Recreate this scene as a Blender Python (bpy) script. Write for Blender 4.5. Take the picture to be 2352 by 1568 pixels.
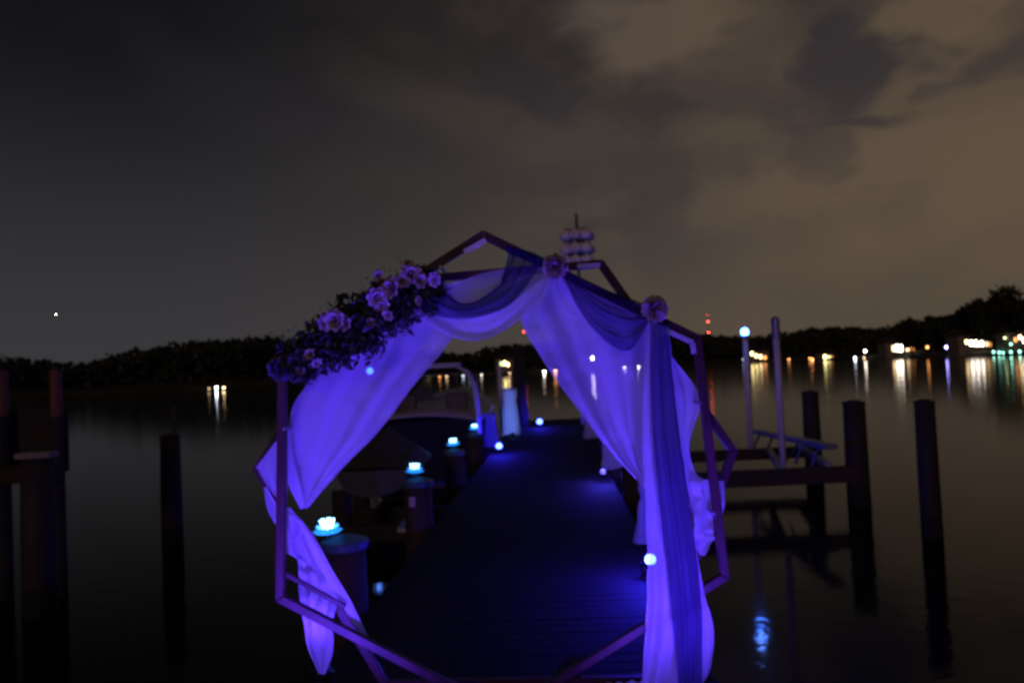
import bpy, bmesh, math, random
from mathutils import Vector, Matrix, noise
rnd = random.Random(7)
for o in list(bpy.data.objects): bpy.data.objects.remove(o)
scn = bpy.context.scene
COL = scn.collection
# ------------------------------------------------------------------ camera
EYE = 1.75; WATER = -0.9
F = 28 / 36 * 2352            # focal length in the 2352-px-wide working frame
PITCH = math.radians(2.07); ROLL = math.radians(-2.6)
cam = bpy.data.cameras.new("camera"); camo = bpy.data.objects.new("camera", cam); COL.objects.link(camo)
cam.lens = 28; cam.sensor_width = 36; cam.clip_start = 0.05; cam.clip_end = 12000
RM = Matrix.Rotation(math.pi / 2 + PITCH, 3, 'X') @ Matrix.Rotation(ROLL, 3, 'Z')
camo.matrix_world = Matrix.Translation((0, 0, EYE)) @ RM.to_4x4()
cam.dof.use_dof = True; cam.dof.focus_distance = 1.2; cam.dof.aperture_fstop = 5.0; cam.dof.aperture_blades = 0
scn.camera = camo
def ray(u, v): return RM @ Vector(((u - 1176) / F, -(v - 784) / F, -1))
def P(u, v, Y):
    d = ray(u, v); return Vector((0, 0, EYE)) + d * (Y / d.y)
def G(u, v, z=0.0):
    d = ray(u, v); return Vector((0, 0, EYE)) + d * ((z - EYE) / d.z)
# ------------------------------------------------------------------ view / render
scn.view_settings.view_transform = 'Standard'; scn.view_settings.look = 'None'
scn.view_settings.exposure = 0; scn.view_settings.gamma = 1
scn.render.engine = 'CYCLES'
cy = scn.cycles
cy.use_denoising = True; cy.sample_clamp_indirect = 6; cy.max_bounces = 8; cy.transparent_max_bounces = 16
cy.caustics_reflective = False; cy.caustics_refractive = False
# ------------------------------------------------------------------ node helpers
class N:
    def __init__(s, tree): s.t = tree; s.n = tree.nodes; s.l = tree.links
    def new(s, kind, **kw):
        x = s.n.new(kind)
        for k, v in kw.items():
            if k in ('ins',):
                for a, b in v.items():
                    if hasattr(b, 'is_output') or isinstance(b, bpy.types.NodeSocket): s.l.new(b, x.inputs[a])
                    else: x.inputs[a].default_value = b
            else: setattr(x, k, v)
        return x
    def m(s, op, a, b=0.0, c=0.0):
        x = s.new('ShaderNodeMath', operation=op)
        for i, q in enumerate((a, b, c)):
            if isinstance(q, bpy.types.NodeSocket): s.l.new(q, x.inputs[i])
            else: x.inputs[i].default_value = q
        return x.outputs[0]
    def mix(s, f, a, b, blend='MIX'):
        x = s.new('ShaderNodeMix', data_type='RGBA', blend_type=blend)
        for i, q in ((0, f), (6, a), (7, b)):
            if isinstance(q, bpy.types.NodeSocket): s.l.new(q, x.inputs[i])
            else: x.inputs[i].default_value = q if not isinstance(q, tuple) else (*q[:3], 1)
        return x.outputs[2]
    def ss(s, x, lo, hi, a=0.0, b=1.0):
        r = s.new('ShaderNodeMapRange', interpolation_type='SMOOTHSTEP')
        s.l.new(x, r.inputs[0])
        for i, q in enumerate((lo, hi, a, b)): r.inputs[i + 1].default_value = q
        return r.outputs[0]
# ------------------------------------------------------------------ night sky
W = bpy.data.worlds.new("World"); scn.world = W; W.use_nodes = True
w = N(W.node_tree); w.n.clear()
tc = w.new('ShaderNodeTexCoord'); V = tc.outputs['Generated']
sp = w.new('ShaderNodeSeparateXYZ', ins={0: V}); X, Y_, Z = sp.outputs
sky = w.new('ShaderNodeTexSky', sky_type='NISHITA', sun_disc=False, sun_elevation=math.radians(-4), sun_rotation=math.radians(70))
def cnoise(sx, sy, sz, scale, detail, off, rot=0.0, dist=0.0, rough=0.5):
    mp = w.new('ShaderNodeMapping', ins={0: V}); mp.inputs['Scale'].default_value = (sx, sy, sz)
    mp.inputs['Location'].default_value = off; mp.inputs['Rotation'].default_value = (0, rot, 0)
    q = w.new('ShaderNodeTexNoise', ins={0: mp.outputs[0], 'Scale': scale, 'Detail': detail, 'Distortion': dist, 'Roughness': rough})
    return q.outputs[0]
na = cnoise(1, 1, 2.2, 2.6, 3, (3.1, 0, 1.7), math.radians(-24), 0.5)
nb = cnoise(1, 1, 1.7, 6.5, 6, (8.3, 2, 4.1), math.radians(-24), 0.4)
# warped coordinates so cloud banks get ragged edges
WX = w.m('ADD', X, w.m('MULTIPLY', w.m('SUBTRACT', nb, 0.5), 0.26))
WZ = w.m('ADD', Z, w.m('MULTIPLY', w.m('SUBTRACT', na, 0.5), 0.16))
def blob(cx, cz, rx, rz, ang=0.0):
    ca, sa = math.cos(ang), math.sin(ang)
    dx = w.m('SUBTRACT', WX, cx); dz = w.m('SUBTRACT', WZ, cz)
    p = w.m('DIVIDE', w.m('ADD', w.m('MULTIPLY', dx, ca), w.m('MULTIPLY', dz, sa)), rx)
    q = w.m('DIVIDE', w.m('SUBTRACT', w.m('MULTIPLY', dz, ca), w.m('MULTIPLY', dx, sa)), rz)
    d = w.m('SQRT', w.m('ADD', w.m('MULTIPLY', p, p), w.m('MULTIPLY', q, q)))
    return w.ss(d, 0.35, 1.25, 1.0, 0.0)
# clear night air: dim bluish grey, paler towards the horizon, glow of a town to the right
hz = w.ss(Z, 0.0, 0.42, 1.0, 0.0)
base = w.mix(hz, (0.0060, 0.0062, 0.0082), (0.041, 0.039, 0.043))
town = w.ss(X, -0.45, 0.62, 0.0, 1.0)
townz = w.m('MULTIPLY', town, w.ss(Z, 0.0, 0.5, 1.0, 0.35))
base = w.mix(townz, base, (0.088, 0.066, 0.046))
# cloud decks
cw = w.ss(w.m('ADD', w.m('MULTIPLY', na, 0.45), w.m('MULTIPLY', nb, 0.55)), 0.40, 0.62)
high = w.ss(Z, 0.06, 0.24, 0.0, 1.0)
right = w.ss(X, -0.42, 0.35, 0.0, 1.0)
cl = w.m('MULTIPLY', w.m('MULTIPLY', cw, right), 0.6)
def mx(a, b): return w.m('MAXIMUM', a, b)
bright = blob(0.20, 0.385, 0.17, 0.075, -0.35)
bright = mx(bright, w.m('MULTIPLY', blob(0.46, 0.20, 0.30, 0.13, 0.1), 0.9))
bright = mx(bright, w.m('MULTIPLY', blob(0.52, 0.36, 0.14, 0.05, 0.1), 0.8))
bright = mx(bright, w.m('MULTIPLY', blob(0.02, 0.29, 0.26, 0.05, -0.3), 0.35))
cl = mx(cl, bright)
dark = w.m('MULTIPLY', blob(0.37, 0.34, 0.06, 0.075, -0.5), 0.9)
dark = mx(dark, w.m('MULTIPLY', blob(0.53, 0.335, 0.07, 0.022, 0.5), 0.7))
dark = mx(dark, w.m('MULTIPLY', blob(0.40, 0.285, 0.10, 0.016, -0.05), 0.8))
dark = mx(dark, w.m('MULTIPLY', blob(0.42, 0.44, 0.32, 0.040, -0.12), 0.9))
dark = mx(dark, w.m('MULTIPLY', blob(0.05, 0.335, 0.10, 0.028, -0.3), 0.75))
dark = mx(dark, w.m('MULTIPLY', blob(0.10, 0.24, 0.24, 0.035, 0.05), 0.45))
dark = mx(dark, w.m('MULTIPLY', blob(-0.15, 0.30, 0.30, 0.04, -0.28), 0.35))
gaps = w.m('MULTIPLY', w.m('MULTIPLY', w.ss(nb, 0.56, 0.40), high), right)
dark = w.m('MAXIMUM', dark, w.m('MULTIPLY', gaps, 0.55))
cl = w.m('MULTIPLY', cl, w.m('SUBTRACT', 1.0, dark))
col = w.mix(w.m('MULTIPLY', dark, 0.66), base, (0.025, 0.022, 0.031))
lit = w.mix(town, (0.050, 0.045, 0.047), (0.118, 0.082, 0.053))
col = w.mix(cl, col, lit)
# lens-side of the sky behind the camera stays dim
back = w.ss(Y_, -0.2, 0.4, 0.35, 1.0)
vm = w.new('ShaderNodeVectorMath', operation='SCALE', ins={0: col}); w.l.new(back, vm.inputs['Scale'])
sk = w.new('ShaderNodeVectorMath', operation='SCALE', ins={0: sky.outputs[0]}); sk.inputs['Scale'].default_value = 0.01
ad = w.new('ShaderNodeVectorMath', operation='ADD', ins={0: vm.outputs[0], 1: sk.outputs[0]})
bg = w.new('ShaderNodeBackground', ins={0: ad.outputs[0], 1: 1.0})
w.new('ShaderNodeOutputWorld', ins={0: bg.outputs[0]})
# faint warm light falling from the land behind the camera
sun = bpy.data.lights.new("sun", 'SUN'); sun.energy = 0.24; sun.angle = math.radians(12); sun.color = (1.0, 0.58, 0.56)
suno = bpy.data.objects.new("sun", sun); COL.objects.link(suno)
suno.rotation_euler = Vector((0.35, 1.0, -0.28)).to_track_quat('-Z', 'Y').to_euler()
# ------------------------------------------------------------------ materials
MATS = {}
def mat(name, c, rough=0.6, nscale=None, namt=0.35, emit=None, es=1.0, metal=0.0, c2=None, bump=0.0, stretch=(1, 1, 1), spec=0.5, coat=0.0):
    if name in MATS: return MATS[name]
    m = bpy.data.materials.new(name); m.use_nodes = True; k = N(m.node_tree)
    b = m.node_tree.nodes['Principled BSDF']
    b.inputs['Base Color'].default_value = (*c, 1); b.inputs['Roughness'].default_value = rough
    b.inputs['Metallic'].default_value = metal; b.inputs['Specular IOR Level'].default_value = spec
    b.inputs['Coat Weight'].default_value = coat
    if nscale:
        t = k.new('ShaderNodeTexCoord'); mp = k.new('ShaderNodeMapping', ins={0: t.outputs['Object']}); mp.inputs['Scale'].default_value = stretch
        nz = k.new('ShaderNodeTexNoise', ins={0: mp.outputs[0], 'Scale': nscale, 'Detail': 5.0})
        f = k.ss(nz.outputs[0], 0.3, 0.7)
        d = c2 or tuple(x * (1 - namt) for x in c)
        k.l.new(k.mix(f, c, d), b.inputs['Base Color'])
        if bump:
            bp = k.new('ShaderNodeBump', ins={'Height': nz.outputs[0], 'Strength': bump, 'Distance': 0.01}); k.l.new(bp.outputs[0], b.inputs['Normal'])
    if emit:
        b.inputs['Emission Color'].default_value = (*emit, 1); b.inputs['Emission Strength'].default_value = es
    MATS[name] = m; return m
def cloth_mat(name, c, trans, transl, rough=0.8, weave=True):
    m = bpy.data.materials.new(name); m.use_nodes = True; k = N(m.node_tree); k.n.clear()
    t = k.new('ShaderNodeTexCoord')
    nz = k.new('ShaderNodeTexNoise', ins={0: t.outputs['Object'], 'Scale': 7.0, 'Detail': 9.0, 'Roughness': .62, 'Distortion': .8})
    bp = k.new('ShaderNodeBump', ins={'Height': nz.outputs[0], 'Strength': 0.55, 'Distance': 0.03})
    cc = k.mix(nz.outputs[0], c, tuple(x * 0.82 for x in c))
    df = k.new('ShaderNodeBsdfDiffuse', ins={0: cc, 'Normal': bp.outputs[0]})
    tl = k.new('ShaderNodeBsdfTranslucent', ins={0: cc, 'Normal': bp.outputs[0]})
    a = k.new('ShaderNodeMixShader', ins={0: transl, 1: df.outputs[0], 2: tl.outputs[0]})
    tp = k.new('ShaderNodeBsdfTransparent')
    # sheer cloth closes up where it is seen edge-on, as in its folds
    lw = k.new('ShaderNodeLayerWeight', ins={0: 0.5})
    fac = k.m('MULTIPLY', k.m('SUBTRACT', 1.0, lw.outputs[1]), trans)
    b = k.new('ShaderNodeMixShader', ins={0: fac, 1: a.outputs[0], 2: tp.outputs[0]})
    k.new('ShaderNodeOutputMaterial', ins={0: b.outputs[0]}); return m
M_WHITE = cloth_mat('white_chiffon', (0.78, 0.78, 0.82), 0.33, 0.5)
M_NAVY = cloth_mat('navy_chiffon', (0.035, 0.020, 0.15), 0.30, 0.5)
M_TULLE = cloth_mat('white_tulle', (0.75, 0.75, 0.8), 0.12, 0.5)
M_FRAME = mat('stained_wood', (0.062, 0.020, 0.026), 0.5, 9, 0.5, stretch=(1, 1, .3), bump=.15, spec=.25)
M_DECK = mat('weathered_deck_wood', (0.021, 0.019, 0.020), 0.85, 14, 0.45, stretch=(3, .6, 1), bump=.5, spec=.12)
M_PILE = mat('dark_piling_wood', (0.028, 0.02, 0.018), 0.8, 8, 0.6, stretch=(6, 6, .6), bump=.6)
M_PILE2 = mat('treated_piling_wood', (0.042, 0.026, 0.022), 0.75, 8, 0.5, stretch=(6, 6, .6), bump=.5)
def tide(m):
    k = N(m.node_tree); b = m.node_tree.nodes['Principled BSDF']; src = b.inputs['Base Color'].links[0].from_socket
    g = k.new('ShaderNodeNewGeometry'); z = k.new('ShaderNodeSeparateXYZ', ins={0: g.outputs['Position']}).outputs[2]
    nz = k.new('ShaderNodeTexNoise', ins={0: g.outputs['Position'], 'Scale': 14.0, 'Detail': 4.0})
    f = k.ss(k.m('ADD', z, k.m('MULTIPLY', nz.outputs[0], .22)), WATER + .38, WATER + .50)
    k.l.new(k.mix(f, (0.006, 0.008, 0.005), src), b.inputs['Base Color'])
tide(M_PILE); tide(M_PILE2)
M_CAP = mat('piling_cap_plastic', (0.06, 0.11, 0.15), 0.4, 6, 0.3)
M_BLACK = mat('black_plastic', (0.012, 0.012, 0.014), 0.35, 20, .3)
M_PVC = mat('white_pvc', (0.62, 0.6, 0.64), 0.4, 4, .2)
M_ALU = mat('aluminium', (0.25, 0.27, 0.3), 0.42, 6, .3, metal=.6)
M_LEAF = mat('garland_leaf', (0.035, 0.05, 0.03), 0.6, 12, .5)
M_PETAL = mat('pale_petal', (0.46, 0.37, 0.36), 0.7, 12, .25)
M_TREE = mat('tree_foliage', (0.028, 0.04, 0.022), 0.8, .6, .5)
M_BARK = mat('tree_bark', (0.05, 0.035, 0.025), 0.9, 3, .5)
M_EARTH = mat('dark_earth', (0.028, 0.032, 0.02), 0.95, .08, .5)
def emis(name, c, s): return mat(name, (0.02, 0.02, 0.02), .5, emit=c, es=s)
# ------------------------------------------------------------------ mesh helpers
def link(name, bm, m, parent=None, smooth=False, loc=None):
    me = bpy.data.meshes.new(name); bm.to_mesh(me); bm.free()
    for p in me.polygons: p.use_smooth = smooth
    me.materials.append(m); o = bpy.data.objects.new(name, me); COL.objects.link(o)
    if parent: o.parent = parent
    if loc is not None: o.location = loc
    return o
def tag(o, label=None, cat=None, group=None, kind=None):
    if label: o['label'] = label
    if cat: o['category'] = cat
    if group: o['group'] = group
    if kind: o['kind'] = kind
    return o
def thing(name, loc, label, cat, group=None, rz=0.0):
    o = bpy.data.objects.new(name, None); COL.objects.link(o); o.empty_display_size = .2
    o.location = loc; o.rotation_euler = (0, 0, rz); return tag(o, label, cat, group)
def BM(): return bmesh.new()
def box(bm, c, s, rot=None):
    r = bmesh.ops.create_cube(bm, size=1.0); M = Matrix.Translation(c) @ (rot.to_4x4() if rot else Matrix()) @ Matrix.Diagonal((*s, 1))
    bmesh.ops.transform(bm, matrix=M, verts=r['verts']); return r['verts']
def bevel(bm, w=.006):
    bmesh.ops.bevel(bm, geom=bm.edges[:], offset=w, segments=1, affect='EDGES')
def beam(bm, a, b, w, h, up=Vector((0, 1, 0)), ext=0.0):
    a = Vector(a); b = Vector(b); d = (b - a).normalized(); a = a - d * ext; b = b + d * ext
    x = d.cross(up).normalized(); y = x.cross(d).normalized()
    R = Matrix((x, y, d)).transposed(); box(bm, (a + b) / 2, (w, h, (b - a).length), R)
def tube(bm, pts, radii, seg=12, cap=True, wob=0.0):
    pts = [Vector(p) for p in pts]; rings = []
    if not isinstance(radii, (list, tuple)): radii = [radii] * len(pts)
    for i, p in enumerate(pts):
        d = (pts[min(i + 1, len(pts) - 1)] - pts[max(i - 1, 0)]).normalized()
        x = d.cross(Vector((0.1, 1, 0.05))).normalized() if abs(d.y) < .9 else d.cross(Vector((1, 0, 0))).normalized(); y = d.cross(x)
        rings.append([bm.verts.new(p + (x * math.cos(t) + y * math.sin(t)) * radii[i] * (1 + wob * noise.noise(Vector((math.cos(t) * 2, math.sin(t) * 2, i * .7)))))
                      for t in [2 * math.pi * j / seg for j in range(seg)]])
    for a, b in zip(rings, rings[1:]):
        for j in range(seg): bm.faces.new((a[j], a[(j + 1) % seg], b[(j + 1) % seg], b[j]))
    if cap: bm.faces.new(rings[0][::-1]); bm.faces.new(rings[-1])
def lathe(bm, prof, c=(0, 0, 0), seg=16):
    c = Vector(c); rings = []
    for r, z in prof: rings.append([bm.verts.new(c + Vector((r * math.cos(2 * math.pi * j / seg), r * math.sin(2 * math.pi * j / seg), z))) for j in range(seg)])
    for a, b in zip(rings, rings[1:]):
        for j in range(seg): bm.faces.new((a[j], a[(j + 1) % seg], b[(j + 1) % seg], b[j]))
    bm.faces.new(rings[0][::-1]); bm.faces.new(rings[-1])
def sphere(bm, c, r, u=12, v=8, s=(1, 1, 1)):
    q = bmesh.ops.create_uvsphere(bm, u_segments=u, v_segments=v, radius=r)
    bmesh.ops.transform(bm, matrix=Matrix.Translation(c) @ Matrix.Diagonal((*s, 1)), verts=q['verts'])
def leafquad(bm, c, s, n=None, asp=.55):
    n = n or Vector((rnd.gauss(0, 1), rnd.gauss(0, 1), rnd.gauss(0, 1))).normalized()
    x = n.orthogonal().normalized(); x = Matrix.Rotation(rnd.random() * 6.28, 3, n) @ x; y = n.cross(x)
    a = bm.verts.new(c - x * s); b = bm.verts.new(c + y * s * asp); d = bm.verts.new(c + x * s); e = bm.verts.new(c - y * s * asp)
    bm.faces.new((a, b, d, e))
def crom(pts, n):
    L = len(pts) - 1; out = []
    for i in range(n):
        t = i / (n - 1) * L; k = min(int(t), L - 1); f = t - k
        p = [Vector(pts[max(0, min(L, k + j))]) for j in (-1, 0, 1, 2)]
        out.append(0.5 * ((2 * p[1]) + (p[2] - p[0]) * f + (2 * p[0] - 5 * p[1] + 4 * p[2] - p[3]) * f * f + (3 * p[1] - p[0] - 3 * p[2] + p[3]) * f ** 3))
    return out
def copy_tree(o, parent=None):
    c = o.copy(); COL.objects.link(c); c.parent = parent
    for ch in o.children: copy_tree(ch, c)
    return c
# ------------------------------------------------------------------ water
def water_mat():
    m = bpy.data.materials.new('night_water'); m.use_nodes = True; k = N(m.node_tree); b = m.node_tree.nodes['Principled BSDF']
    b.inputs['Base Color'].default_value = (0.004, 0.005, 0.006, 1); b.inputs['IOR'].default_value = 1.27
    b.inputs['Roughness'].default_value = 0.075; b.inputs['Specular IOR Level'].default_value = 0.16
    t = k.new('ShaderNodeTexCoord'); mp = k.new('ShaderNodeMapping', ins={0: t.outputs['Object']}); mp.inputs['Scale'].default_value = (1, 1.0, 1)
    n1 = k.new('ShaderNodeTexNoise', ins={0: mp.outputs[0], 'Scale': 2.2, 'Detail': 3.0, 'Distortion': 0.6})
    n2 = k.new('ShaderNodeTexNoise', ins={0: mp.outputs[0], 'Scale': 5.5, 'Detail': 2.0, 'Distortion': 1.0})
    h = k.m('ADD', k.m('MULTIPLY', n1.outputs[0], 0.5), k.m('MULTIPLY', n2.outputs[0], 0.3))
    bp = k.new('ShaderNodeBump', ins={'Height': h, 'Strength': 1.0, 'Distance': 0.0055}); k.l.new(bp.outputs[0], b.inputs['Normal'])
    return m
bm = BM(); bmesh.ops.create_circle(bm, cap_ends=True, segments=96, radius=6000)
tag(link('water', bm, water_mat(), loc=(0, 0, WATER)), kind='structure')
# ------------------------------------------------------------------ far shore
def interp(tab, u):
    if u <= tab[0][0]: return tab[0][1]
    for (a, x), (b, y) in zip(tab, tab[1:]):
        if u <= b: return x + (y - x) * (u - a) / (b - a)
    return tab[-1][1]
SHORE = [(-1200, 230), (0, 260), (500, 300), (850, 360), (1176, 430), (1640, 600), (1780, 560), (1900, 480), (2060, 380), (2230, 300), (2352, 270), (3400, 200)]
TOP = [(-1200, 800), (0, 825), (100, 830), (200, 838), (235, 826), (260, 816), (330, 805), (400, 793), (500, 783), (600, 776), (680, 781), (760, 786), (900, 800), (1030, 812), (1100, 812),
       (1120, 800), (1150, 803), (1165, 790), (1222, 789), (1300, 788), (1420, 775), (1560, 770), (1620, 771), (1700, 778), (1760, 770), (1810, 765), (1892, 752), (1994, 757), (2050, 748), (2080, 742), (2352, 738), (3400, 700)]
SH = lambda u: interp(SHORE, u)
def hz_v(u): return 850 - (u - 1176) * math.tan(math.radians(2.6))
bm = BM(); rows = []
us = list(range(-1200, 3401, 12))
for u in us:
    Y = SH(u) + 3 * noise.noise(Vector((u * .02, 0, 0))); top = P(u, interp(TOP, u) + 14, Y + 60).z
    a = P(u, 800, Y); x, y = a.x / Y, 1.0
    def q(Yd, z): return (x * Yd, Yd, z)
    rows.append([bm.verts.new(q(Y, WATER - .6)), bm.verts.new(q(Y + .5, WATER + .7)), bm.verts.new(q(Y + 14, WATER + 2.0)),
                 bm.verts.new(q(Y + 45, max(WATER + 3, top * .35))), bm.verts.new(q(Y + 75, max(3, top * .8))), bm.verts.new(q(Y + 160, max(3, top * .8))), bm.verts.new(q(Y + 500, 0)), bm.verts.new(q(Y + 520, WATER - 2))])
for a, b in zip(rows, rows[1:]):
    for j in range(len(a) - 1): bm.faces.new((a[j], b[j], b[j + 1], a[j + 1]))
tag(link('hills', bm, M_EARTH, smooth=True), kind='structure')
bm = BM()
for u in range(-1150, 3350, 7):
    Y0 = SH(u)
    for k in range(3):
        uu = u + rnd.uniform(-4, 4); Y = Y0 + 30 + 14 * k + rnd.uniform(-4, 4)
        vt = interp(TOP, uu) + (2 - k) * 7 + 5 * noise.noise(Vector((uu * .045, k * 3.3, 0))) * 1.4 + rnd.uniform(0, 3)
        zt = P(uu, vt, Y).z; base = P(uu, vt, Y); zb = WATER + 2
        n = int(9 + (zt - zb) * .9); R = 2.6 * Y / 300 * 1.3
        for i in range(n):
            t = 1 - (i / n) ** 1.4; z = zb + (zt - zb) * t
            rr = R * (0.35 + math.sin(math.pi * min(1, (1 - t) * 2 + .08) / 2))
            leafquad(bm, Vector((base.x + rnd.gauss(0, rr * .6), Y + rnd.gauss(0, 2), z + rnd.gauss(0, .5))), rnd.uniform(.7, 1.7) * Y / 320, asp=.8)
tag(link('far_wood', bm, M_TREE), 'dark wood in one mass along the far shore below the night sky', 'wood', kind='stuff')
def tree(u, vt, Y, wpx, label):
    top = P(u, vt, Y); z0 = WATER + 2.2; H = top.z - z0; Wd = wpx / F * Y
    t = thing('tree', (top.x, Y, z0), label, 'tree', 'trees at the right end of the far shore')
    b = BM(); tube(b, [(0, 0, -.6), (.2, 0, H * .3), (0, .1, H * .6), (.1, 0, H * .85)], [.55, .4, .28, .08], 8)
    for i in range(6):
        a = rnd.random() * 6.28; z = H * rnd.uniform(.3, .65); tube(b, [(0, 0, z), (math.cos(a) * Wd * .22, math.sin(a) * Wd * .22, z + H * .12), (math.cos(a) * Wd * .36, math.sin(a) * Wd * .36, z + H * .16)], [.2, .12, .04], 5)
    link('trunk', b, M_BARK, t)
    b = BM()
    for c in range(44):
        a = rnd.random() * 6.28; ph = rnd.uniform(-.9, 1); r = rnd.uniform(.35, .92)
        cx = math.cos(a) * math.sqrt(max(0, 1 - ph * ph)) * Wd * .5 * r; cyy = math.sin(a) * math.sqrt(max(0, 1 - ph * ph)) * Wd * .5 * r; cz = H * .54 + ph * H * .44 * r
        rc = Wd * rnd.uniform(.12, .22)
        for i in range(95):
            d = Vector((rnd.gauss(0, 1), rnd.gauss(0, 1), rnd.gauss(0, 1))).normalized() * rc * rnd.uniform(.5, 1.05)
            leafquad(b, Vector((cx, cyy, cz)) + d, rnd.uniform(.55, 1.25), asp=.7)
    link('crown', b, M_TREE, t)
for a in [(2090, 728, 372, 50, 'lowest rounded tree at the left end of the big trees on the right shore'),
          (2140, 720, 350, 62, 'broad domed tree second from the left among the big shore trees'),
          (2190, 718, 330, 58, 'flat topped tree just left of the tallest tree on the right shore'),
          (2238, 690, 312, 74, 'stepped shoulder tree leaning against the tallest tree'),
          (2292, 664, 296, 118, 'tallest dark rounded tree towering over the brightest house'),
          (2372, 690, 280, 90, 'dark tree cut off by the right edge of the photo')]: tree(*a)
# houses and lamps on the far shore
M_WALL = mat('house_siding', (0.30, 0.26, 0.22), .8, .8, .3); M_ROOF = mat('house_shingle', (0.05, 0.045, 0.045), .9, 1.2, .4)
def house(u, v, Y, wpx, hpx, wins, label):
    c = P(u, v, Y); s = Y / F; w_, h_ = wpx * s, hpx * s; z0 = WATER + 1.2
    wall_h = c.z + h_ * .5 + .8 - z0
    t = thing('shore_house', (c.x, Y, z0), label, 'house', 'lit houses on the far shore')
    b = BM(); box(b, (0, 4, wall_h / 2 - .5), (w_ + 3, 8, wall_h + 1)); link('wall', b, M_WALL, t)
    b = BM(); W2 = w_ / 2 + 2.1
    vs = [b.verts.new(p) for p in [(-W2, -.8, wall_h), (W2, -.8, wall_h), (W2, 8.8, wall_h), (-W2, 8.8, wall_h), (-W2 + 1.6, 4, wall_h + 2.6), (W2 - 1.6, 4, wall_h + 2.6)]]
    for f in ((0, 1, 5, 4), (1, 2, 5), (2, 3, 4, 5), (3, 0, 4), (3, 2, 1, 0)): b.faces.new([vs[i] for i in f])
    rf = link('roof', b, M_ROOF, t)
    b = BM(); box(b, (W2 * .4, 5, wall_h + 2.4), (.8, .8, 2)); link('chimney', b, M_ROOF, rf)
    for i, (du, dv, ww, hh, cn, st) in enumerate(wins):
        cw_ = P(u + du, v + dv, Y); x = cw_.x - c.x; z = cw_.z - z0
        b = BM(); box(b, (x, -.04, z), (ww * s + .2, .1, hh * s + .2)); fr = link('window', b, M_WALL, t)
        b = BM(); box(b, (x, -.11, z), (ww * s, .06, hh * s)); link('pane', b, emis('lamp_%s_%d' % (cn, st), LC[cn], st), fr)
LC = dict(white=(1, .86, .72), warm=(1, .66, .34), orange=(1, .38, .10), cool=(.75, .86, 1), violet=(.35, .3, 1), teal=(.35, 1, .75), green=(.8, 1, .45), red=(1, .06, .03), blue=(.1, .25, 1), yellow=(1, .8, .3))
house(2240, 788, SH(2240) + 9, 60, 26, [(-20, -3, 7, 9, 'warm', 6), (-9, 0, 8, 12, 'white', 9), (3, 0, 8, 14, 'white', 10), (15, 1, 7, 12, 'white', 8), (26, 2, 8, 10, 'warm', 2), (34, 3, 6, 9, 'orange', 1)],
      'brightest house below the tallest tree with a row of glaring white windows')
house(2068, 800, SH(2068) + 9, 52, 20, [(-16, 0, 6, 13, 'warm', 4), (-8, -1, 6, 16, 'white', 8), (1, 0, 7, 15, 'white', 9), (16, 0, 7, 11, 'warm', 4), (27, 1, 7, 10, 'orange', 2)],
      'wide house with a white and an amber window group left of the big trees')
house(1902, 821, SH(1902) + 9, 26, 14, [(-7, -1, 6, 10, 'yellow', 8), (2, 1, 5, 9, 'yellow', 5), (9, 1, 4, 8, 'orange', 3)],
      'small house with yellow windows midway between the tall pale pole and the big trees')
house(1742, 817, SH(1742) + 9, 40, 15, [(-15, -5, 5, 9, 'yellow', 8), (-5, 0, 5, 8, 'yellow', 7), (5, 2, 5, 9, 'warm', 6), (15, 4, 6, 8, 'orange', 3)],
      'house with a sloping line of yellow windows between the two tall pale poles')
house(2344, 777, SH(2344) + 9, 34, 20, [(-12, 3, 6, 10, 'orange', 3), (-2, -3, 6, 9, 'warm', 8), (8, 4, 7, 12, 'white', 8)],
      'house with orange windows cut by the right edge of the photo')
house(1160, 835, SH(1160) + 9, 30, 16, [(-9, 0, 5, 9, 'green', 2), (-1, -1, 5, 10, 'yellow', 9), (7, 2, 4, 9, 'warm', 7)],
      'house with yellow green windows seen through the arch right of the boat')
def lamp(u, v, Y, cn, st, r, label, gap=0):
    c = P(u, v, Y); z0 = WATER + .4 if Y <= SH(u) + 1 else WATER + 1.2
    t = thing('shore_lamp', (c.x, Y, z0), label, 'lamp', 'single lamps on the far shore')
    b = BM(); h = max(.5, c.z - z0); tube(b, [(0, 0, -1.6), (0, 0, h - r * .6)], [.09, .06], 6); link('pole', b, M_BLACK, t)
    b = BM(); sphere(b, (0, 0, h), r, 8, 6, (1, 1, 1.25)); link('lamp_head', b, emis('lamp_%s_%d' % (cn, st), LC[cn], st), t)
    b = BM(); lathe(b, [(r * .9, h + r * 1.0), (r * .3, h + r * 1.6)], seg=8); link('lamp_cap', b, M_BLACK, t)
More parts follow.
